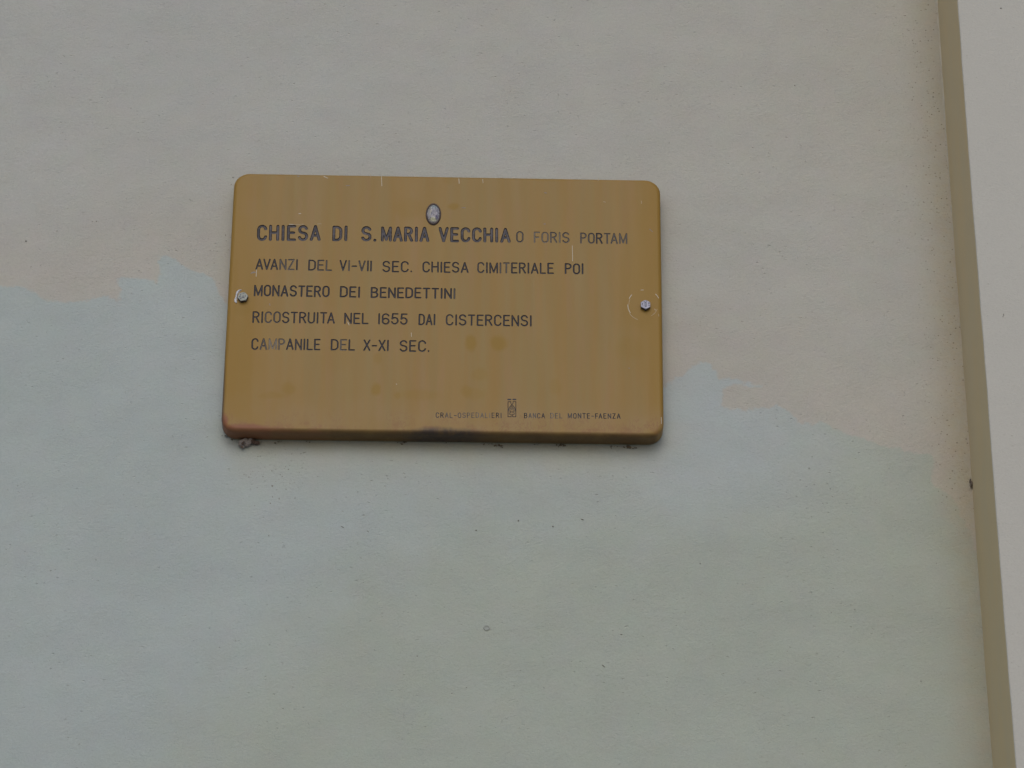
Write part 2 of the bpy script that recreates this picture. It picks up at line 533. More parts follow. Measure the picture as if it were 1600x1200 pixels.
def pilaster():
    zz = np.concatenate([[GROUND_Z - 0.05, -3.0, -2.2, -1.6], np.arange(zbot, ztop, 0.012), [ztop + 0.5, 1.6, 2.4]])
    r = 0.0022
    prof = [(0.0, 0.01)] + [(0.0, -PIL_D * t) for t in (0.12, 0.3, 0.5, 0.7, 0.88)]
    prof += [(r - r * math.cos(a), -PIL_D + r - r * math.sin(a)) for a in np.linspace(0, math.pi / 2, 5)]
    prof += [(d, -PIL_D) for d in (0.02, 0.045, 0.08, 0.12, 0.2, 0.35, 0.6, 0.9)]
    prof += [(0.9, 0.01)]
    vs, fs, mi = [], [], []
    for z in zz:
        w = 0.0012 * noise.noise(Vector((1.3, 0, z * 2.5))) + 0.0005 * noise.noise(Vector((9.3, 0, z * 19)))
        for j, (a, b) in enumerate(prof):
            ww = w if j < len(prof) - 2 else 0
            k = 0.0006 * noise.noise(Vector((a * 9, b * 9, z * 7)))
            vs.append((px_edge + a + ww, b + (k if b < -0.16 else 0), z))
    m = len(prof)
    for i in range(len(zz) - 1):
        for j in range(m - 1):
            fs.append((i * m + j, i * m + j + 1, (i + 1) * m + j + 1, (i + 1) * m + j))
            mi.append(0 if j < 6 else 1)
    me = mesh_from('pilaster', vs, fs)
    me.materials.append(M_PSIDE)
    me.materials.append(M_PFRONT)
    me.polygons.foreach_set('material_index', mi)
    o = bpy.data.objects.new('pilaster', me)
    C.objects.link(o)
    o.parent = church_wall
    return o


pilaster()


def corner_seam():
    """a thin bead of filler in the inner corner, broken here and there, fuller towards the top"""
    vs, fs = [], []
    zz = np.arange(wp(1500, 900)[1], ztop + 0.4, 0.004)
    m = 5
    for i, z in enumerate(zz):
        k = (z - wp(1500, 900)[1]) / (ztop - wp(1500, 900)[1])
        r = (0.0012 + 0.0024 * min(1, k ** 1.3)) * (1 + 0.5 * noise.noise(Vector((4, 0, z * 60)))) + 0.0006 * noise.noise(Vector((7, 0, z * 160)))
        r = max(r, 0.0004)
        for j in range(m):
            a = math.pi * (1.0 + 0.5 * j / (m - 1))
            vs.append((px_edge + 0.0014 + r * math.cos(a) * 1.2, 0.0015 + r * math.sin(a) * 0.9, z))
    for i in range(len(zz) - 1):
        for j in range(m - 1):
            fs.append((i * m + j, i * m + j + 1, (i + 1) * m + j + 1, (i + 1) * m + j))
    link('corner_seam', mesh_from('corner_seam', vs, fs), M_SEAM, church_wall)


corner_seam()


# ------------------------------------------------------------------ lettering: a single-stroke engraver's alphabet
def arc(cx, cy, rx, ry, a0, a1, n=9):
    return [(cx + rx * math.cos(math.radians(a0 + (a1 - a0) * i / (n - 1))), cy + ry * math.sin(math.radians(a0 + (a1 - a0) * i / (n - 1)))) for i in range(n)]


def glyphs():
    G = {}
    w = 0.46
    c = w / 2
    G['A'] = (0.50, [[(0, 0), (0.25, 1)], [(0.25, 1), (0.50, 0)], [(0.085, 0.31), (0.415, 0.31)]])
    G['B'] = (w, [[(0, 0), (0, 1)], [(0, 1), (.20, 1)] + arc(.20, .76, .22, .24, 90, -90, 9)[1:] + [(0, .52)],
                  [(.2, .52)] + arc(.21, .26, .25, .26, 90, -90, 9)[1:] + [(0, 0)]])
    G['C'] = (w, [arc(c, .72, c, .28, 12, 180, 10) + arc(c, .28, c, .28, 180, 348, 10)])
    G['D'] = (w, [[(0, 0), (0, 1)], [(0, 1), (.17, 1)] + arc(.17, .70, .29, .30, 90, 0, 7)[1:] + arc(.17, .30, .29, .30, 0, -90, 7) + [(0, 0)]])
    G['E'] = (.40, [[(0, 0), (0, 1)], [(0, 1), (.40, 1)], [(0, .52), (.34, .52)], [(0, 0), (.40, 0)]])
    G['F'] = (.38, [[(0, 0), (0, 1)], [(0, 1), (.38, 1)], [(0, .50), (.32, .50)]])
    G['H'] = (w, [[(0, 0), (0, 1)], [(w, 0), (w, 1)], [(0, .52), (w, .52)]])
    G['I'] = (0.0, [[(0, 0), (0, 1)]])
    G['1'] = (0.0, [[(0, 0), (0, 1)]])
    G['L'] = (.38, [[(0, 0), (0, 1)], [(0, 0), (.38, 0)]])
    G['M'] = (.58, [[(0, 0), (0, 1)], [(0, 1), (.29, .06)], [(.29, .06), (.58, 1)], [(.58, 1), (.58, 0)]])
    G['N'] = (w, [[(0, 0), (0, 1)], [(0, 1), (w, 0)], [(w, 0), (w, 1)]])
    G['O'] = (w, [[(c, 1)] + arc(c, .72, c, .28, 90, 180, 7)[1:] + arc(c, .28, c, .28, 180, 270, 7),
                  [(c, 1)] + arc(c, .72, c, .28, 90, 0, 7)[1:] + arc(c, .28, c, .28, 0, -90, 7)])
    G['P'] = (.43, [[(0, 0), (0, 1)], [(0, 1), (.19, 1)] + arc(.19, .75, .24, .25, 90, -90, 10)[1:] + [(0, .50)]])
    G['R'] = (.45, [[(0, 0), (0, 1)], [(0, 1), (.19, 1)] + arc(.19, .755, .24, .245, 90, -90, 10)[1:] + [(0, .51)], [(.22, .51), (.45, 0)]])
    G['S'] = (w, [arc(c, .755, c * .95, .245, 18, 235, 12) + arc(c, .26, c, .26, 52, -162, 12)])
    G['T'] = (.44, [[(0, 1), (.44, 1)], [(.22, 1), (.22, 0)]])
    G['U'] = (w, [[(0, 1)] + arc(c, .28, c, .28, 180, 360, 12) + [(w, 1)]])
    G['V'] = (.48, [[(0, 1), (.24, 0)], [(.24, 0), (.48, 1)]])
    G['X'] = (.46, [[(0, 0), (.46, 1)], [(0, 1), (.46, 0)]])
    G['Z'] = (.43, [[(0, 1), (.43, 1)], [(.43, 1), (0, 0)], [(0, 0), (.43, 0)]])
    G['6'] = (w, [arc(c, .27, c, .27, 0, 360, 17)[:-4] + [], arc(c, .27, c, .27, 250, 372, 8), [(0, .30), (0, .66)] + arc(c, .72, c, .28, 180, 22, 9)])
    G['5'] = (.44, [[(.42, 1), (.06, 1)], [(.06, 1), (.02, .50)], [(.02, .50)] + arc(.21, .31, .23, .31, 125, -160, 13)])
    G['.'] = (0.0, [[(0, 0.0), (0, 0.03)]])
    G['-'] = (.34, [[(0, .45), (.34, .45)]])
    return G


GL = glyphs()
# text, x0, x1, top0, base0, top1, base1, stroke (px), line number, per-letter wear
WORDS = [
    ('CHIESA', 401.2, 501, 351.1, 376.4, 351.8, 376.6, 5.1, 0, {}),
    ('DI', 519, 542.6, 352.4, 376.8, 352.6, 377.0, 5.1, 0, {}),
    ('S.', 564, 588, 353.4, 377.3, 353.6, 377.5, 5.1, 0, {}),
    ('MARIA', 595, 670.8, 353.7, 377.6, 354.4, 378.2, 5.1, 0, {}),
    ('VECCHIA', 685.2, 798, 354.8, 378.6, 356.0, 379.2, 5.1, 0, {}),
    ('O', 806.4, 817.9, 361.3, 379.2, 361.4, 379.4, 2.5, 0, {0: .25}),
    ('FORIS', 834, 889.9, 362.0, 379.4, 362.8, 379.9, 2.6, 0, {0: .65, 1: .55, 2: .35, 3: .6, 4: .35}),
    ('PORTAM', 906.5, 980.3, 363.4, 380.6, 364.4, 381.6, 2.6, 0, {0: .3, 1: .2, 3: .3, 4: .3, 5: .35}),
    ('AVANZI', 399, 465, 404.2, 421.8, 405.0, 422.4, 2.6, 1, {3: .3, 4: .4}),
    ('DEL', 481.3, 518.9, 405.6, 422.8, 406.2, 423.4, 2.6, 1, {1: .2, 2: .3}),
    ('VI-VII', 530.1, 580.8, 406.2, 423.4, 407.0, 424.2, 2.6, 1, {1: .3, 3: .2}),
    ('SEC.', 597.2, 643.8, 407.4, 425.2, 408.2, 425.6, 2.6, 1, {}),
    ('CHIESA', 660, 732.3, 408.6, 426.0, 409.6, 426.6, 2.6, 1, {}),
    ('CIMITERIALE', 745.6, 865.5, 409.6, 427.0, 410.8, 428.2, 2.6, 1, {0: .15, 3: .3, 4: .35}),
    ('POI', 882.4, 911.6, 411.2, 428.3, 411.6, 428.7, 2.7, 1, {}),
    ('MONASTERO', 396.3, 514.8, 444.8, 463.0, 446.8, 464.6, 2.8, 2, {}),
    ('DEI', 530.8, 562.3, 447.2, 464.8, 447.6, 465.2, 2.8, 2, {}),
    ('BENEDETTINI', 579, 711.4, 448.4, 465.6, 450.2, 467.2, 2.8, 2, {10: .25}),
    ('RICOSTRUITA', 394.1, 523.2, 486.2, 504.6, 488.2, 506.0, 2.6, 3, {2: .3, 3: .2}),
    ('NEL', 537.6, 575.7, 488.6, 506.3, 489.0, 506.6, 2.6, 3, {}),
    ('1655', 590.8, 636.8, 489.2, 506.9, 489.8, 507.7, 2.6, 3, {}),
    ('DAI', 653.8, 680, 490.2, 508.0, 490.6, 508.4, 2.6, 3, {}),
    ('CISTERCENSI', 696.5, 830.7, 490.8, 508.6, 492.6, 510.4, 2.6, 3, {0: .1}),
    ('CAMPANILE', 392.5, 500.5, 528.2, 546.8, 529.6, 547.4, 2.6, 4, {1: .30, 2: .85, 3: .45, 5: .1}),
    ('DEL', 516.6, 554.7, 529.8, 547.6, 530.2, 548.0, 2.6, 4, {1: .45}),
    ('X-XI', 567.5, 607.2, 530.4, 548.4, 531.0, 548.8, 2.6, 4, {}),
    ('SEC.', 624, 670.9, 531.4, 549.6, 532.0, 550.2, 2.6, 4, {}),
    ('CRAL-OSPEDALIERI', 680.8, 783.6, 644.4, 653.0, 644.8, 653.2, 1.25, 5, {2: .4, 3: .3, 5: .2, 6: .25, 7: .4, 8: .45, 9: .5, 10: .6, 11: .55, 12: .65, 13: .2}),
    ('BANCA', 818.8, 851.5, 645.2, 653.6, 645.4, 653.8, 1.25, 6, {1: .4, 2: .3}),
    ('DEL', 859.6, 879, 645.3, 653.8, 645.4, 653.9, 1.25, 6, {0: .6, 1: .5, 2: .4}),
    ('MONTE-FAENZA', 887.2, 969.7, 645.4, 654.0, 646.0, 654.4, 1.3, 6, {0: .1}),
]
PX = 0.000858                       # metres per photo pixel, across, on the plate


def stroke_poly(pts, hw, caps=5):
    """outline of a round-ended stroke along pts"""
    P = [Vector(p) for p in pts]
    Q = [P[0]]
    for p in P[1:]:
        if (p - Q[-1]).length > 1e-5:
            Q.append(p)
    P = Q
    left, right = [], []
    nP = len(P)
    for i, p in enumerate(P):
        d0 = (P[i] - P[i - 1]).normalized() if i > 0 else None
        d1 = (P[i + 1] - P[i]).normalized() if i < nP - 1 else None
        if d0 is None:
            nrm, k = Vector((-d1.y, d1.x)), 1
        elif d1 is None:
            nrm, k = Vector((-d0.y, d0.x)), 1
        else:
            nrm = Vector((-(d0 + d1).y, (d0 + d1).x)).normalized()
            k = min(1.25, 1 / max(0.3, nrm.dot(Vector((-d0.y, d0.x)))))
        left.append(p + nrm * hw * k)
        right.append(p - nrm * hw * k)
    out = list(left)
    d = (P[-1] - P[-2]).normalized()
    a0 = math.atan2(d.x, -d.y) if False else math.atan2(left[-1].y - P[-1].y, left[-1].x - P[-1].x)
    for i in range(1, caps):
        a = a0 - math.pi * i / caps
        out.append(P[-1] + Vector((math.cos(a), math.sin(a))) * hw)
    out += right[::-1]
    a0 = math.atan2(right[0].y - P[0].y, right[0].x - P[0].x)
    for i in range(1, caps):
        a = a0 - math.pi * i / caps
        out.append(P[0] + Vector((math.cos(a), math.sin(a))) * hw)
    return out


letters = []                         # dict(line, wear, hw, strokes[list of world 2D polylines])
for text, xa, xb, t0, b0, t1, b1, sw, line, wear in WORDS:
    hw = sw * PX / 2 * (1.03 if 2 < sw < 4 else 1.05 if sw < 2 else 0.96)
    A, B = on_plane(xa, b0), on_plane(xb, b1)
    TA, TB = on_plane(xa, t0), on_plane(xb, t1)
    u = (B - A)
    L = u.length
    u = u.normalized()
    v = Vector((-u.y, u.x))
    hA, hB = (TA - A).dot(v), (TB - B).dot(v)
    H = (hA + hB) / 2
    gap = 0.235 if sw < 4 else 0.30
    if sw < 2:
        gap = 0.34
    ws = []
    for ch in text:
        ws.append(GL[ch][0])
    gaps = []
    for a_, b_ in zip(text, text[1:]):
        g_ = gap
        if a_ in 'I1' or b_ in 'I1':
            g_ *= 1.12
        if (a_ in 'AV' and b_ in 'AVT') or (a_ in 'L' and b_ in 'TV') or (a_ == 'T' and b_ == 'A'):
            g_ *= 0.55
        if a_ in 'F' and b_ == 'A':
            g_ *= 0.6
        gaps.append(g_)
    total = sum(ws) + sum(gaps)
    inner = L - 2 * hw
    sx = inner / total if total > 0.05 else 1
    x = 0.0
    rng = random.Random(text + str(line))
    for i, ch in enumerate(text):
        hh = hA + (hB - hA) * (x / max(total, 1e-6)) - 2 * hw
        jy = rng.uniform(-0.25, 0.25) * PX
        strokes = []
        for st in GL[ch][1]:
            strokes.append([A + u * (hw + (x + a) * sx) + v * (hw + b * hh + jy) for a, b in st])
        letters.append(dict(line=line, wear=wear.get(i, 0.0), hw=hw * (0.94 if ch in 'M' else 1.0), strokes=strokes, title=(sw > 4), dot=ch == '.'))
        x += ws[i] + (gaps[i] if i < len(gaps) else 0)

# the savings bank's emblem, drawn in tenths of a pixel
EM = [([(1240, 142), (1278, 142)], 26), ([(1318, 142), (1356, 142)], 26),
      ([(1238, 176), (1238, 414)], 11), ([(1360, 176), (1360, 414)], 11),
      ([(1238, 176), (1282, 176)], 11), ([(1316, 176), (1360, 176)], 11),
      ([(1278, 176), (1284, 205), (1299, 222), (1314, 205), (1320, 176)], 10),
      ([(1299, 222), (1262, 262), (1246, 306)], 12), ([(1299, 222), (1336, 262), (1352, 306)], 12),
      ([(1299, 248), (1278, 276), (1268, 302)], 10), ([(1299, 248), (1320, 276), (1330, 302)], 10),
      ([(1299, 276), (1290, 300)], 9), ([(1299, 276), (1308, 300)], 9),
      ([(1240, 322), (1286, 322)], 12), ([(1312, 322), (1358, 322)], 12),
      ([(1284, 322), (1284, 348)], 11), ([(1314, 322), (1314, 348)], 11),
      ([(1284, 348), (1262, 348), (1262, 376), (1288, 376)], 9), ([(1314, 348), (1336, 348), (1336, 376), (1310, 376)], 9),
      ([(1288, 376), (1288, 412)], 10), ([(1310, 376), (1310, 412)], 10),
      ([(1238, 412), (1288, 412)], 12), ([(1310, 412), (1360, 412)], 12)]
for pts, w_ in EM:
    letters.append(dict(line=7, wear=0.0, hw=w_ * 0.1 * PX / 2, strokes=[[on_plane(670 + a / 10, 610 + b / 10) for a, b in pts]], title=False, dot=False))


# ------------------------------------------------------------------ plate
def rounded(cs, r, n=7):
    """rounded polygon through four corners (counter-clockwise), n points per corner"""
    out = []
    for i in range(4):
        p, q, s = Vector(cs[i - 1]), Vector(cs[i]), Vector(cs[(i + 1) % 4])
        a, b = (p - q).normalized(), (s - q).normalized()
        ang = math.acos(max(-1, min(1, a.dot(b)))) / 2
        c = q + (a + b).normalized() * (r / math.sin(ang))
        v0 = (q + a * (r / math.tan(ang))) - c
        v1 = (q + b * (r / math.tan(ang))) - c
        a0, a1 = math.atan2(v0.y, v0.x), math.atan2(v1.y, v1.x)
        while a1 < a0:
            a1 += 2 * math.pi
        for k in range(n):
            t = a0 + (a1 - a0) * k / (n - 1)
            out.append(c + Vector((math.cos(t), math.sin(t))) * r)
    return out


def inset(cs, d):
    res = []
    for i in range(4):
        p, q, s = Vector(cs[i - 1]), Vector(cs[i]), Vector(cs[(i + 1) % 4])
        a, b = (q - p).normalized(), (s - q).normalized()
        na, nb = Vector((-a.y, a.x)), Vector((-b.y, b.x))
        k = d / (1 + na.dot(nb))
        res.append(q + (na + nb) * k)
    return res


corner_px = [(344.6, 673.0), (1037.6, 682.2), (1031.6, 280.0), (366.4, 269.0)]       # counter-clockwise from lower left
CS = [on_plane(*p) for p in corner_px]
R_CORNER, R_EDGE = 0.0215, 0.0058
front_ring = rounded(inset(CS, R_EDGE), R_CORNER - R_EDGE + 0.002, 8)

polys, owner = [front_ring], [(-1, 0)]
for li, Lt in enumerate(letters):
    hwi = Lt['hw'] * (0.58 if Lt['title'] else 0.45)
    for st in Lt['strokes']:
        polys.append(stroke_poly(st, Lt['hw'])); owner.append((li, 1))
        if Lt['line'] not in (5, 6, 7):
            polys.append(stroke_poly(st, hwi)); owner.append((li, 2))
vin, fin = [], []
for p in polys:
    # drop doubled points, keep counter-clockwise order
    base = len(vin)
    area = sum(p[i - 1].x * p[i].y - p[i].x * p[i - 1].y for i in range(len(p)))
    q = p if area > 0 else p[::-1]
    vin += [Vector((a.x * 10, a.y * 10)) for a in q]
    fin.append(list(range(base, len(vin))))
vo, eo, fo, ov, oe, of = geometry.delaunay_2d_cdt(vin, [], fin, 1, 1e-6)
vo = [Vector((a.x / 10, a.y / 10)) for a in vo]
plate_f, groups = [], {}
for f, src in zip(fo, of):
    own = [owner[s][0] for s in src if owner[s][0] >= 0]
    if not own:
        plate_f.append(tuple(f))
    else:
        groups.setdefault(letters[own[0]]['line'], []).append((tuple(f), own[0]))
surface = set(i for f in plate_f for i in f)
seg = []
for Lt in letters:
    a = np.array([(s[i].x, s[i].y) for s in Lt['strokes'] for i in range(len(s) - 1)])
    b = np.array([(s[i + 1].x, s[i + 1].y) for s in Lt['strokes'] for i in range(len(s) - 1)])
    seg.append((a, b))


def depth_frac(i, li):
    a, b = seg[li]
    p = np.array((vo[i].x, vo[i].y))
    d = b - a
    t = np.clip(((p - a) * d).sum(1) / ((d * d).sum(1) + 1e-15), 0, 1)
    dist = np.hypot(*(p - a - d * t[:, None]).T).min()
    hw = letters[li]['hw']
    hwi = hw * (0.58 if letters[li]['title'] else 0.45)
    return min(1.0, max(0.0, (hw - dist) / (hw - hwi)))


def bow(p):
    """faint oil-canning of the sheet: it is not perfectly flat"""
    return PLATE_Y + 0.0


plaque = link('church_plaque', None, [None], None,
              label='ochre enamelled rectangular plaque with engraved Italian church inscription, bolted to the cream wall', category='plaque')
# body: engraved front, rolled edge, straight flank
vs = [(v.x, PLATE_Y, v.y) for v in vo]
fs = [tuple(f) for f in plate_f]
key = {(round(v.x, 6), round(v.y, 6)): i for i, v in enumerate(vo)}
ring0 = []
for p in front_ring:
    k = (round(p.x, 6), round(p.y, 6))
    i = key.get(k)
    if i is None:
        i = min(range(len(vo)), key=lambda j: (vo[j] - p).length)
    ring0.append(i)
rings = [ring0]
FLANK_END = -0.0032
prof = [(R_EDGE * (1 - math.sin(math.radians(90 - a))), R_EDGE * (1 - math.cos(math.radians(90 - a)))) for a in ()]
steps = []
for a in (18, 36, 54, 72, 90):
    t = math.radians(a)
    steps.append((R_EDGE * (1 - math.sin(t)), PLATE_Y + R_EDGE * (1 - math.cos(t))))
for t in (0.2, 0.5, 0.8, 1.0):
    steps.append((0.0, PLATE_Y + R_EDGE + (FLANK_END - PLATE_Y - R_EDGE) * t))
steps.append((0.0022, FLANK_END + 0.0006))
for ins, yy in steps:
    rr = rounded(inset(CS, ins), max(0.004, R_CORNER - ins + 0.002 * (ins / R_EDGE)), 8)
    base = len(vs)
    vs += [(p.x, yy, p.y) for p in rr]
    rings.append(list(range(base, base + len(rr))))
for r0, r1 in zip(rings[:-1], rings[1:]):
    m = len(r0)
    for j in range(m):
        fs.append((r0[j], r1[j], r1[(j + 1) % m], r0[(j + 1) % m]))
me = mesh_from('plate', vs, fs, smooth=False)
bm = bmesh.new()
bm.from_mesh(me)
bmesh.ops.delete(bm, geom=[v for v in bm.verts if not v.link_faces], context='VERTS')
bmesh.ops.recalc_face_normals(bm, faces=bm.faces)
for f in bm.faces:
    f.smooth = abs(f.normal.y) < 0.9995
bm.to_mesh(me)
bm.free()
test = max(me.polygons, key=lambda p: p.area)
if test.normal.y > 0:
    me.flip_normals()
link('plate', me, M_PLATE, plaque)

# backing lip between plate and plaster
vs, fs = [], []
lip = [(0.0012, FLANK_END + 0.0003), (0.0008, -0.0022), (0.0008, 0.003)]
rgs = []
for ins, yy in lip:
    rr = rounded(inset(CS, ins), R_CORNER, 8)
    rgs.append(list(range(len(vs), len(vs) + len(rr))))
    vs += [(p.x, yy, p.y - (0.0004 if yy < 0 else 0)) for p in rr]
for r0, r1 in zip(rgs[:-1], rgs[1:]):
    for j in range(len(r0)):
        fs.append((r0[j], r1[j], r1[(j + 1) % len(r0)], r0[(j + 1) % len(r0)]))
fs.append(tuple(rgs[0][::-1]))
link('backing_lip', mesh_from('backing_lip', vs, fs, False), M_LIP, plaque)

# engraved lines
LINE_LABEL = {0: 'bold first line of the inscription', 1: 'second line of the inscription', 2: 'third line of the inscription',
              3: 'fourth line of the inscription', 4: 'last line of the inscription, its third letter worn away',
              5: 'small footer lettering left of the emblem', 6: 'small footer lettering right of the emblem'}
for line in sorted(groups):
    used, vs, fs, wear_v, deep_v, mats = {}, [], [], [], [], []
    for f, li in groups[line]:
        nf = []
        for i in f:
            k = (i, li)
            if k not in used:
                used[k] = len(vs)
                dpt = 0.0 if i in surface else depth_frac(i, li)
                D = 0.0011 if letters[li]['title'] else min(0.0009, letters[li]['hw'] * 0.7)
                vs.append((vo[i].x, PLATE_Y + D * dpt, vo[i].y))
                wear_v.append(letters[li]['wear'])
                deep_v.append(dpt)
            nf.append(used[k])
        fs.append(tuple(nf))
        mats.append(0 if letters[li]['title'] else 1)
    me = mesh_from('inscription', vs, fs, False)
    if me.polygons[0].normal.y > 0:
        me.flip_normals()
    float_attr(me, 'wear', wear_v)
    float_attr(me, 'deep', deep_v)
    o = link('emblem' if line == 7 else 'inscription_line', me, [M_TITLE, M_TEXT], plaque)
    me.polygons.foreach_set('material_index', mats)
    if line in LINE_LABEL:
        o['label'] = LINE_LABEL[line]


# ------------------------------------------------------------------ bolts
def bolt(px, py, rot, top_mat, seed, label):
    p = on_plane(px, py + 2.2)
    rng = random.Random(seed)
    R, H = 0.00745, 0.0056
    bm = bmesh.new()
    ring = lambda r, y, hexa: [bm.verts.new((p.x + r * math.cos(t) * k, y, p.y + r * math.sin(t) * k))
                               for t, k in [((rot + i * 10) * math.pi / 180,
                                             (math.cos(math.pi / 6) / math.cos((i * 10 % 60 - 30) * math.pi / 180)) if hexa else 1.0) for i in range(36)]]
    rs = [ring(R, PLATE_Y + 0.0003, True), ring(R, PLATE_Y - H * 0.74, True)]
    # the 30 degree chamfer leaves a round land on top
    top = []
    for i in range(36):
        t = (rot + i * 10) * math.pi / 180
        k = (math.cos(math.pi / 6) / math.cos((i * 10 % 60 - 30) * math.pi / 180))
        rr = R * k
        y = PLATE_Y - H + (rr - R * 0.85) * 0.62 + 0.0002
        top.append(bm.verts.new((p.x + rr * math.cos(t), y, p.y + rr * math.sin(t))))
    rs.append(top)
    rs.append(ring(R * 0.84, PLATE_Y - H, False))
    rs.append(ring(R * 0.45, PLATE_Y - H + 0.0001, False))
    for a, b in zip(rs[:-1], rs[1:]):
        for i in range(36):
            f = bm.faces.new((a[i], a[(i + 1) % 36], b[(i + 1) % 36], b[i]))
            f.material_index = 1 if a in (rs[0], rs[1]) else 0
    f = bm.faces.new(rs[-1])
    bmesh.ops.recalc_face_normals(bm, faces=bm.faces)
    me = bpy.data.meshes.new('bolt')
    bm.to_mesh(me)
    bm.free()
    me.materials.append(top_mat)
    me.materials.append(M_BOLT_SIDE)
    o = bpy.data.objects.new('bolt', me)
    C.objects.link(o)
    o.parent = plaque
    o['label'] = label
    # marks stamped in the head, in shallow relief
    vs, fs = [], []

    def stamp(pts, hw):
        q = stroke_poly([Vector(a) for a in pts], hw, 4)
        b = len(vs)
        vs.extend([(a.x, PLATE_Y - H - 0.00022, a.y) for a in q])
        vs.extend([(a.x, PLATE_Y - H + 0.0001, a.y) for a in q])
        m = len(q)
        fs.append(tuple(range(b, b + m)))
        for j in range(m):
            fs.append((b + j, b + (j + 1) % m, b + m + (j + 1) % m, b + m + j))
    s = 0.00098
    if seed == 2:
        shapes = [[(-.9, 3), (-.9, -3)], [(.9, 3), (.9, -3)], [(-.9, 3), (.9, 3)], [(-.9, -3), (.9, -3)],
                  [(4, 2.6), (5.4, 2.6)], [(4, 1.2), (5.4, 1.2)], [(4, -1.4), (5.4, -1.4)], [(-5, 1.8), (-4, 1.2)], [(-5, .2), (-4, .2)], [(-4, -2.2), (-3.4, -2.6)],
                  [(-2.6, 4), (-1.4, 4.8)], [(.6, 5.4), (2, 5.2)]]
    else:
        shapes = [arc(.4, -3.2, 2.2, 1.7, 160, 20, 6), arc(.4, -.9, 4.4, 3.4, 150, 205, 5), [(0, 4.4), (.8, 4.4)], [(-2.6, 4), (-3.6, 2.6)],
                  [(-4, -2.6), (-2.2, -4.2)], [(3.6, 0), (3.6, 1.6)], [(-.6, .4), (1.8, .6)], [(-4.6, .2), (-3.8, .4)]]
    for sh in shapes:
        if len(sh) > 1:
            stamp([(p.x + a * s, p.y + b * s) for a, b in sh], 0.00042)
    m2 = mesh_from('stamped_marks', vs, fs, False)
    link('stamped_marks', m2, M_STAMP, o)
    return o


bolt_left = bolt(379.6, 464, 10, M_ZINC_DULL, 1, 'dull greenish bolt with torn white flake round its left side')
bolt_right = bolt(1008.4, 476.5, 30, M_ZINC, 2, 'bright blueish bolt ringed by white scuffs')


# torn flake of white film caught round the left bolt
def ribbon(pts, widths, y0, lift, name, mat, parent, seed=0, **kw):
    """a thin curled strip with thickness, following pts on the plate"""
    rng = random.Random(seed)
    vs, fs = [], []
    P = [on_plane(*q) for q in pts]
    nP = len(P)
    for i, (p, w) in enumerate(zip(P, widths)):
        d = (P[min(i + 1, nP - 1)] - P[max(i - 1, 0)]).normalized()
        nr = Vector((-d.y, d.x)) * w * PX / 2
        l = lift * (0.4 + 0.6 * rng.random())
        for s, y in ((1, y0), (0.25, y0 - l), (-0.4, y0 - l * 0.8), (-1, y0)):
            vs.append((p.x + nr.x * s, y, p.y + nr.y * s))
    for i in range(nP - 1):
        for j in range(3):
            fs.append((i * 4 + j, i * 4 + j + 1, (i + 1) * 4 + j + 1, (i + 1) * 4 + j))
    me = mesh_from(name, vs, fs, False)
    return link(name, me, mat, parent, **kw)


ribbon([(377.5, 453), (374, 454), (371.3, 456.5), (369.8, 460), (369.4, 464), (368.3, 468), (368.2, 471), (369.6, 473.8)],
       [1.4, 4.0, 4.8, 3.8, 3.6, 5.0, 5.0, 1.4], PLATE_Y + 0.0002, 0.0022, 'paint_flake', M_FLAKE, plaque, 3)
ribbon([(391.5, 427.5), (394, 426), (397, 425.5), (400, 425.8)], [1.2, 3.6, 4.0, 1.0], PLATE_Y + 0.0001, 0.0005, 'paint_chip', M_CHIP, plaque, 4)


# ------------------------------------------------------------------ scratches (raised burrs of bare metal)
def scratches(name, items, mat, label):
    vs, fs = [], []
    for pts, w in items:
        P = [on_plane(*q) for q in pts]
        out = stroke_poly(P, w * PX / 2, 4)
        b = len(vs)
        m = len(out)
        vs.extend([(a.x, PLATE_Y - 0.00012, a.y) for a in out])
        vs.extend([(a.x, PLATE_Y + 0.0001, a.y) for a in out])
        fs.append(tuple(range(b, b + m)))
        for j in range(m):
            fs.append((b + j, b + (j + 1) % m, b + m + (j + 1) % m, b + m + j))
    me = mesh_from(name, vs, fs, False)
    bm = bmesh.new(); bm.from_mesh(me)
    bmesh.ops.triangulate(bm, faces=bm.faces); bmesh.ops.recalc_face_normals(bm, faces=bm.faces)
    bm.to_mesh(me); bm.free()
    link(name, me, mat, plaque, kind='stuff')


def circ(a0, a1, r=23.6, cx=1004.6, cy=476.2, n=7, sy=0.98):
    return [(cx + r * math.cos(math.radians(a0 + (a1 - a0) * i / (n - 1))), cy - r * sy * math.sin(math.radians(a0 + (a1 - a0) * i / (n - 1)))) for i in range(n)]


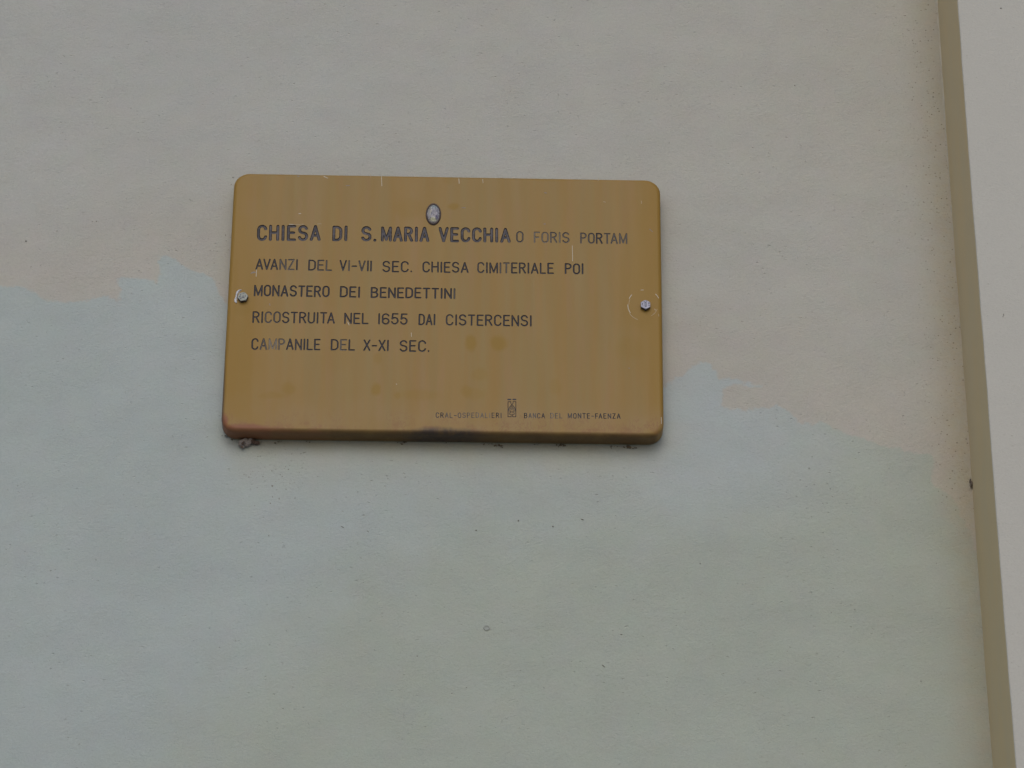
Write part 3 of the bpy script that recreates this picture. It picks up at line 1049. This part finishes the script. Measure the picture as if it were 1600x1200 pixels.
scratches('scratch', [
    ([(596, 276), (596.6, 290.5)], 0.75), ([(717, 279), (717.5, 286.5)], 0.9), ([(754.2, 280), (754.8, 286)], 0.6),
    ([(467, 333.8), (470, 333.6)], 1.2), ([(894.2, 384), (894.8, 408)], 0.75), ([(400.8, 421.5), (400.2, 432)], 0.9),
    (circ(180, 213), 1.1), (circ(138, 155), 1.1), (circ(98, 88), 0.8), (circ(46, 27, cx=1008), 1.0),
    ([(506, 275.6), (512, 278.4)], 1.0), ([(452, 350.5), (459, 350.8)], 1.0), ([(801, 277.6), (804, 277.4)], 1.6),
    ([(642.6, 520), (643, 526)], 0.7), ([(619, 600), (620, 600.4)], 1.0), ([(543.2, 503), (545.6, 508)], 0.9),
    ([(1033.2, 652), (1033.6, 662)], 0.8)], M_SCRATCH, '')
scratches('scratch', [
    (circ(156, 178, r=22), 0.7), (circ(214, 250, r=25), 0.8), (circ(300, 340, r=20, cx=1008), 0.7), ([(459, 350.8), (475, 350.4)], 0.7),
    ([(579, 272), (579.4, 277)], 0.6), ([(496, 350), (502, 349.8)], 0.7), ([(935, 279), (934.5, 282.5)], 0.8), ([(1002, 314), (1002.4, 318)], 0.9),
    ([(943, 315), (946, 316)], 1.0), ([(1023, 483), (1024, 484.5)], 1.4), ([(1029, 491), (1029.6, 494)], 0.9), ([(784, 278), (785, 278)], 1.0)], M_SCRATCH_DIM, '')
scratches('scuff', [
    ([(722, 324.5), (727, 324.8)], 1.3), ([(851, 301), (854, 301.6)], 1.5), ([(1015, 358), (1019.5, 362)], 1.0), ([(465, 275), (467, 275.6)], 1.6),
    ([(421, 474.5), (422, 477)], 1.0), ([(982, 575), (984, 575.4)], 1.0), ([(541, 290), (546, 290)], 1.4), ([(850, 350), (852, 350)], 1.6)], M_CHIP, '')


# ------------------------------------------------------------------ oval medallion
def medallion():
    p = on_plane(677.2, 335)
    rx, rz = 12.0 * PX, 18.6 * PX * 1.06
    n = NT('cameo_glaze')
    warp = n.vmath('ADD', n.co, n.vmath('MULTIPLY', n.vmath('SUBTRACT', n.noise(220, 3, color=True), (0.5, 0.5, 0.5)), (0.004, 0, 0.004)))
    f = n.noise(260, 3, 0.65, distort=1.4)
    col = n.mix(n.ramp(f, 0.3, 0.7), (0.17, 0.165, 0.20), (0.40, 0.385, 0.41))
    col = n.mix(n.math('MULTIPLY', n.blob(p.x + 0.0008, p.y + 0.0118, 0.0052, 0.0045, 0.5, warp), 0.7), col, (0.26, 0.33, 0.34))
    col = n.mix(n.math('MULTIPLY', n.blob(p.x - 0.0052, p.y + 0.004, 0.0025, 0.0075, 0.5, warp), 0.7), col, (0.27, 0.26, 0.21))
    col = n.mix(n.math('MULTIPLY', n.blob(p.x - 0.0002, p.y - 0.0100, 0.0052, 0.0030, 0.5, warp), 0.9), col, (0.40, 0.40, 0.26))
    col = n.mix(n.math('MULTIPLY', n.blob(p.x + 0.0046, p.y - 0.0058, 0.0018, 0.0036, 0.5, warp), 0.9), col, (0.055, 0.045, 0.12))
    col = n.mix(n.math('MULTIPLY', n.blob(p.x - 0.0006, p.y + 0.0075, 0.0010, 0.0045, 0.6, warp), 0.6), col, (0.10, 0.11, 0.13))
    col = n.mix(n.math('MULTIPLY', n.blob(p.x - 0.0046, p.y - 0.0070, 0.0011, 0.0040, 0.6, warp), 0.6), col, (0.12, 0.10, 0.12))
    cells = n.voronoi(330, vec=warp)
    glaze = n.done(col, 0.28, n.bump(n.math('ADD', cells, f), 0.0009, 0.8), 0.15, 0.6)
    rimm = plain('medallion_rim', (0.070, 0.052, 0.050), 0.5, 0.3, 0.5, 250, 0.0004)
    # rim: a sloping collar
    vs, fs = [], []
    N = 40
    prof = [(1.06, 0.0003), (1.02, -0.0014), (0.94, -0.0024), (0.87, -0.0020), (0.84, -0.0012)]
    for k, y in prof:
        for i in range(N):
            t = 2 * math.pi * i / N
            vs.append((p.x + rx * k * math.cos(t), PLATE_Y + y, p.y + rz * k * math.sin(t)))
    for a in range(len(prof) - 1):
        for i in range(N):
            fs.append((a * N + i, a * N + (i + 1) % N, (a + 1) * N + (i + 1) % N, (a + 1) * N + i))
    med = link('medallion', mesh_from('medallion', vs, fs), rimm, plaque)
    # cameo: domed and carved, worn down to soft lumps
    vs, fs = [], []
    K = 12
    for a in range(K + 1):
        k = 0.86 * (1 - a / K)
        for i in range(N):
            t = 2 * math.pi * i / N
            X_, Z_ = rx * k * math.cos(t), rz * k * math.sin(t)
            h = 0.0012 + 0.0026 * (1 - (k / 0.86) ** 2) ** 0.6
            h += 0.0006 * noise.noise(Vector((X_ * 330, 2, Z_ * 330))) * (1 - (k / 0.9) ** 4)
            h += 0.0008 * math.exp(-((X_ / 0.003) ** 2 + ((Z_ + 0.001) / 0.009) ** 2)) + 0.0006 * math.exp(-((X_ / 0.0022) ** 2 + ((Z_ - 0.0095) / 0.0025) ** 2))
            vs.append((p.x + X_, PLATE_Y - h, p.y + Z_))
            if a == K:
                break
    for a in range(K - 1):
        for i in range(N):
            fs.append((a * N + i, a * N + (i + 1) % N, (a + 1) * N + (i + 1) % N, (a + 1) * N + i))
    for i in range(N):
        fs.append(((K - 1) * N + i, (K - 1) * N + (i + 1) % N, K * N))
    link('cameo', mesh_from('cameo', vs, fs), glaze, med)


medallion()


# ------------------------------------------------------------------ dirt and webs
def lump_mesh(name, lumps, seed, rough=0.45, sub=2):
    bm = bmesh.new()
    for k, (c, r) in enumerate(lumps):
        res = bmesh.ops.create_icosphere(bm, subdivisions=sub, radius=1.0)
        for v in res['verts']:
            d = 1 + rough * noise.noise(v.co * 2.2 + Vector((seed + k * 3.1, 0, 0))) + 0.5 * rough * noise.noise(v.co * 6 + Vector((seed, k, 0)))
            v.co = Vector((v.co.x * r[0] * d + c[0], v.co.y * r[1] * d + c[1], v.co.z * r[2] * d + c[2]))
    me = bpy.data.meshes.new(name)
    bm.to_mesh(me)
    bm.free()
    me.polygons.foreach_set('use_smooth', [True] * len(me.polygons))
    return me


def threads(name, items, r, mat, parent, **kw):
    vs, fs = [], []
    for pts in items:
        b = len(vs)
        for i, q in enumerate(pts):
            k = r * (1 - 0.6 * i / max(1, len(pts) - 1))
            for j in range(4):
                t = j * math.pi / 2
                vs.append((q[0] + k * math.cos(t), q[1] + k * math.sin(t) * 0.5, q[2] + k * math.sin(t)))
        for i in range(len(pts) - 1):
            for j in range(4):
                fs.append((b + i * 4 + j, b + i * 4 + (j + 1) % 4, b + (i + 1) * 4 + (j + 1) % 4, b + (i + 1) * 4 + j))
    return link(name, mesh_from(name, vs, fs), mat, parent, **kw)


def w3(px, py, y=-0.002):
    p = on_plane(px, py, y)
    return (p.x, y, p.y)


nest_l = [(w3(377, 692.5, -0.005), (.0042, .0035, .0052)), (w3(382, 690, -0.006), (.0060, .0045, .0050)), (w3(387, 691.5, -0.005), (.0055, .004, .0045)),
          (w3(379, 697, -0.004), (.0030, .0025, .0035)), (w3(391, 688.5, -0.005), (.0045, .004, .0040)), (w3(385, 695, -0.004), (.004, .003, .003))]
nest = link('web_cocoon', lump_mesh('web_cocoon', nest_l, 2.0), M_NEST, None,
            label='grey cobweb cocoon tucked under the lower left corner of the plaque', category='cobweb')
nest_d = [(w3(394, 690, -0.005), (.0040, .0035, .0035)), (w3(400, 691.5, -0.004), (.0050, .003, .0028)), (w3(379, 693, -0.0085), (.0016, .0012, .0018)), (w3(404, 693, -0.003), (.0022, .002, .0014)),
          (w3(381, 690.5, -0.0105), (.0013, .0012, .0013)), (w3(378, 698.5, -0.0065), (.0015, .0012, .0016))]
link('dark_clot', lump_mesh('dark_clot', nest_d, 5.0), M_NEST_DARK, nest)

corner_d = [(w3(1516.5 + i_ * 1.1 + (i_ * 37 % 5), 749 + (i_ * 53 % 15), -0.003), (.0007 + .0001 * (i_ % 3), .0015, .0008 + .0004 * (i_ % 2))) for i_ in range(7)] + [(w3(1518, 756, -0.004), (.0022, .003, .0040)), (w3(1521.5, 753, -0.004), (.0020, .002, .0015)), (w3(1517.2, 759, -0.004), (.0016, .002, .0030)), (w3(1522.5, 762, -0.006), (.0022, .002, .0016)),
            (w3(1515.8, 752, -0.003), (.0013, .002, .0024))]
link('dirt_clump', lump_mesh('dirt_clump', corner_d, 9.0), plain('clump_brown', (0.13, 0.105, 0.08), 0.95, 0, 0.6, 300, 0.001), None,
     label='small dark clump of web and dirt in the corner between wall and pilaster', category='dirt')

# crumbs hanging along the foot of the plaque: uncountable
rng = random.Random(21)
crumbs = []
for cx_, cy_, n_, s_ in ((632, 692.5, 7, 1.0), (626, 693.5, 4, .6), (700, 692.5, 5, .5), (762, 696, 5, .6), (778, 698, 8, .9), (782, 700, 3, .6), (877, 697, 10, 1.1), (840, 696, 4, .5),
                         (955, 699.5, 5, .6), (981, 699, 10, 1.0), (985, 701, 5, .8), (993, 701, 4, .7), (436, 692, 5, .6), (480, 691, 4, .5), (363, 688, 6, .7), (357, 683, 4, .6), (550, 691.5, 3, .4)):
    for _ in range(n_):
        r = rng.uniform(.0005, .0013) * s_
        crumbs.append((w3(cx_ + rng.gauss(0, 3.2), cy_ + rng.gauss(0, 0.8) - 1.3, -0.0015), (r * rng.uniform(1, 2.4), r, r * rng.uniform(.8, 1.4))))
link('crumb_dirt', lump_mesh('crumb_dirt', crumbs, 13.0, 0.5, 1), plain('crumb_brown', (0.15, 0.12, 0.08), 0.95, 0, 0.4, 300), None,
     label='brown web crumbs stuck to the wall along the lower edge of the plaque', category='dirt', kind='stuff')

# chips and flecks on the plaster
flecks = []


def fleck(px, py, a, b, ang=0.0):
    p = w3(px, py, -0.0004)
    flecks.append((p, a * PX / 2, b * PX / 2, math.radians(ang)))


for q in ((475.7, 707, 9, 1.6, 22), (470, 709, 5, 1.2, 10), (456, 709, 1.4, 4, -10), (424.8, 735.5, 2.4, 3, 0), (450.7, 733.2, 3, 2.4, 20), (446, 729, 2, 2, 0), (411, 744.5, 3, 1.6, 0),
          (425.5, 759, 4.5, 3.6, -35), (436.3, 778.7, 1.8, 4.6, 0), (426, 776, 1.3, 4, 20), (422.5, 786, 3, 2.2, -50), (496.6, 744, 2.4, 2, 0), (389, 745.3, 3.2, 1.8, 0), (381.4, 741.8, 2.8, 1.6, 0),
          (420, 836.5, 2, 4, -10), (403, 713, 2.4, 1.8, 0), (447, 764, 3.6, 1.3, 0), (461, 778, 3.8, 1.2, 15), (472, 731, 2, 2.4, 0), (478, 733, 1.8, 1.6, 0), (441, 744, 2, 1.6, 0), (398, 790, 3, 1.4, -30),
          (455, 720, 3, 1.3, 0), (361, 825, 2, 2, 0), (150.5, 345.5, 2.6, 2, 0), (144.5, 346, 1.8, 1.2, 0), (89, 360.5, 2.4, 1.4, 0), (41, 376, 2.2, 2, 0), (40, 376, 2, 1.4, 0), (1242, 133, 2.2, 2.6, 0),
          (535, 823, 9, 1.0, -35), (575, 830, 6, 1.2, -45), (606, 747, 2, 1.2, 0), (1463, 770, 4, 2.6, 30), (1505, 781, 2.8, 3, 30), (1498, 784, 6, 1.2, -5), (1510, 780, 4, 1.4, 10), (1486, 548, 4, 2.6, 0), (1458, 151, 4, 2.6, 20),
          (1455, 15, 2.2, 2, 0), (1497, 590, 3, 1.6, 0), (1540, 583, 2, 5, 10), (1539, 586, 2, 3, 0), (1516, 67, 3, 2.4, 0), (1537.5, 114, 4, 2.2, 0), (1533, 55, 2, 2, 0), (1439, 1064, 3, 1.2, 0), (1495, 755, 2.6, 1.6, 0),
          (1299, 957, 2, 3.4, 0), (810, 813, 3, 2, 20), (864, 822, 3.2, 2, 0), (910, 811, 6, 1.2, -25), (943, 1040, 7, 1.3, -45), (706, 1083, 4, 1.6, 0), (652, 1025, 3.4, 2, 0), (744, 828, 3, 1.8, 0),
          (729, 1074, 2.4, 1.6, 0), (1094, 880, 2.2, 1.6, 0), (971, 991, 4, 1.4, 0), (364, 277, 2.6, 4, 20), (361.2, 288, 2, 3, 0), (352.2, 367, 2, 4.6, 0), (353.4, 376, 1.8, 3, 0), (356.6, 390, 1.6, 3, 0), (1463, 880, 2, 2.4, 0), (1507, 812, 2.6, 2, 0)):
    fleck(*q)
vs, fs = [], []
for (c, a, b, ang) in flecks:
    base = len(vs)
    m = 9
    rr = random.Random(c[0] * 1000 + c[2])
    for (k, y) in ((1.0, 0.0016), (0.55, -0.0002)):
        for i in range(m):
            t = 2 * math.pi * i / m
            s = k * (1 + rr.uniform(-.25, .25))
            X_, Z_ = a * s * math.cos(t), b * 1.1 * s * math.sin(t)
            vs.append((c[0] + X_ * math.cos(ang) - Z_ * math.sin(ang), c[1] + y - (PIL_D if c[0] > px_edge + 0.004 else 0), c[2] + X_ * math.sin(ang) + Z_ * math.cos(ang)))
    for i in range(m):
        fs.append((base + i, base + (i + 1) % m, base + m + (i + 1) % m, base + m + i))
    fs.append(tuple(range(base + m, base + 2 * m)))
link('dirt_fleck', mesh_from('dirt_fleck', vs, fs), M_FLECK, church_wall, kind='stuff')

# round plugged hole low on the wall, a faint collar with a dull cap
p = w3(760.5, 981, -0.0008)
vs, fs = [], []
N = 20
pr = [(0.0048, 0.0012), (0.0042, -0.0004), (0.0036, -0.0006), (0.0030, 0.0003), (0.0012, 0.0002)]
for r, y in pr:
    for i in range(N):
        t = 2 * math.pi * i / N
        vs.append((p[0] + r * math.cos(t), p[1] + y, p[2] + r * 0.8 * math.sin(t)))
for a in range(len(pr) - 1):
    for i in range(N):
        fs.append((a * N + i, a * N + (i + 1) % N, (a + 1) * N + (i + 1) % N, (a + 1) * N + i))
fs.append(tuple(range((len(pr) - 1) * N, len(pr) * N)))
link('filled_hole', mesh_from('filled_hole', vs, fs), plain('filler_grey', (0.33, 0.355, 0.33), 0.9, 0, 0.12, 200), church_wall)
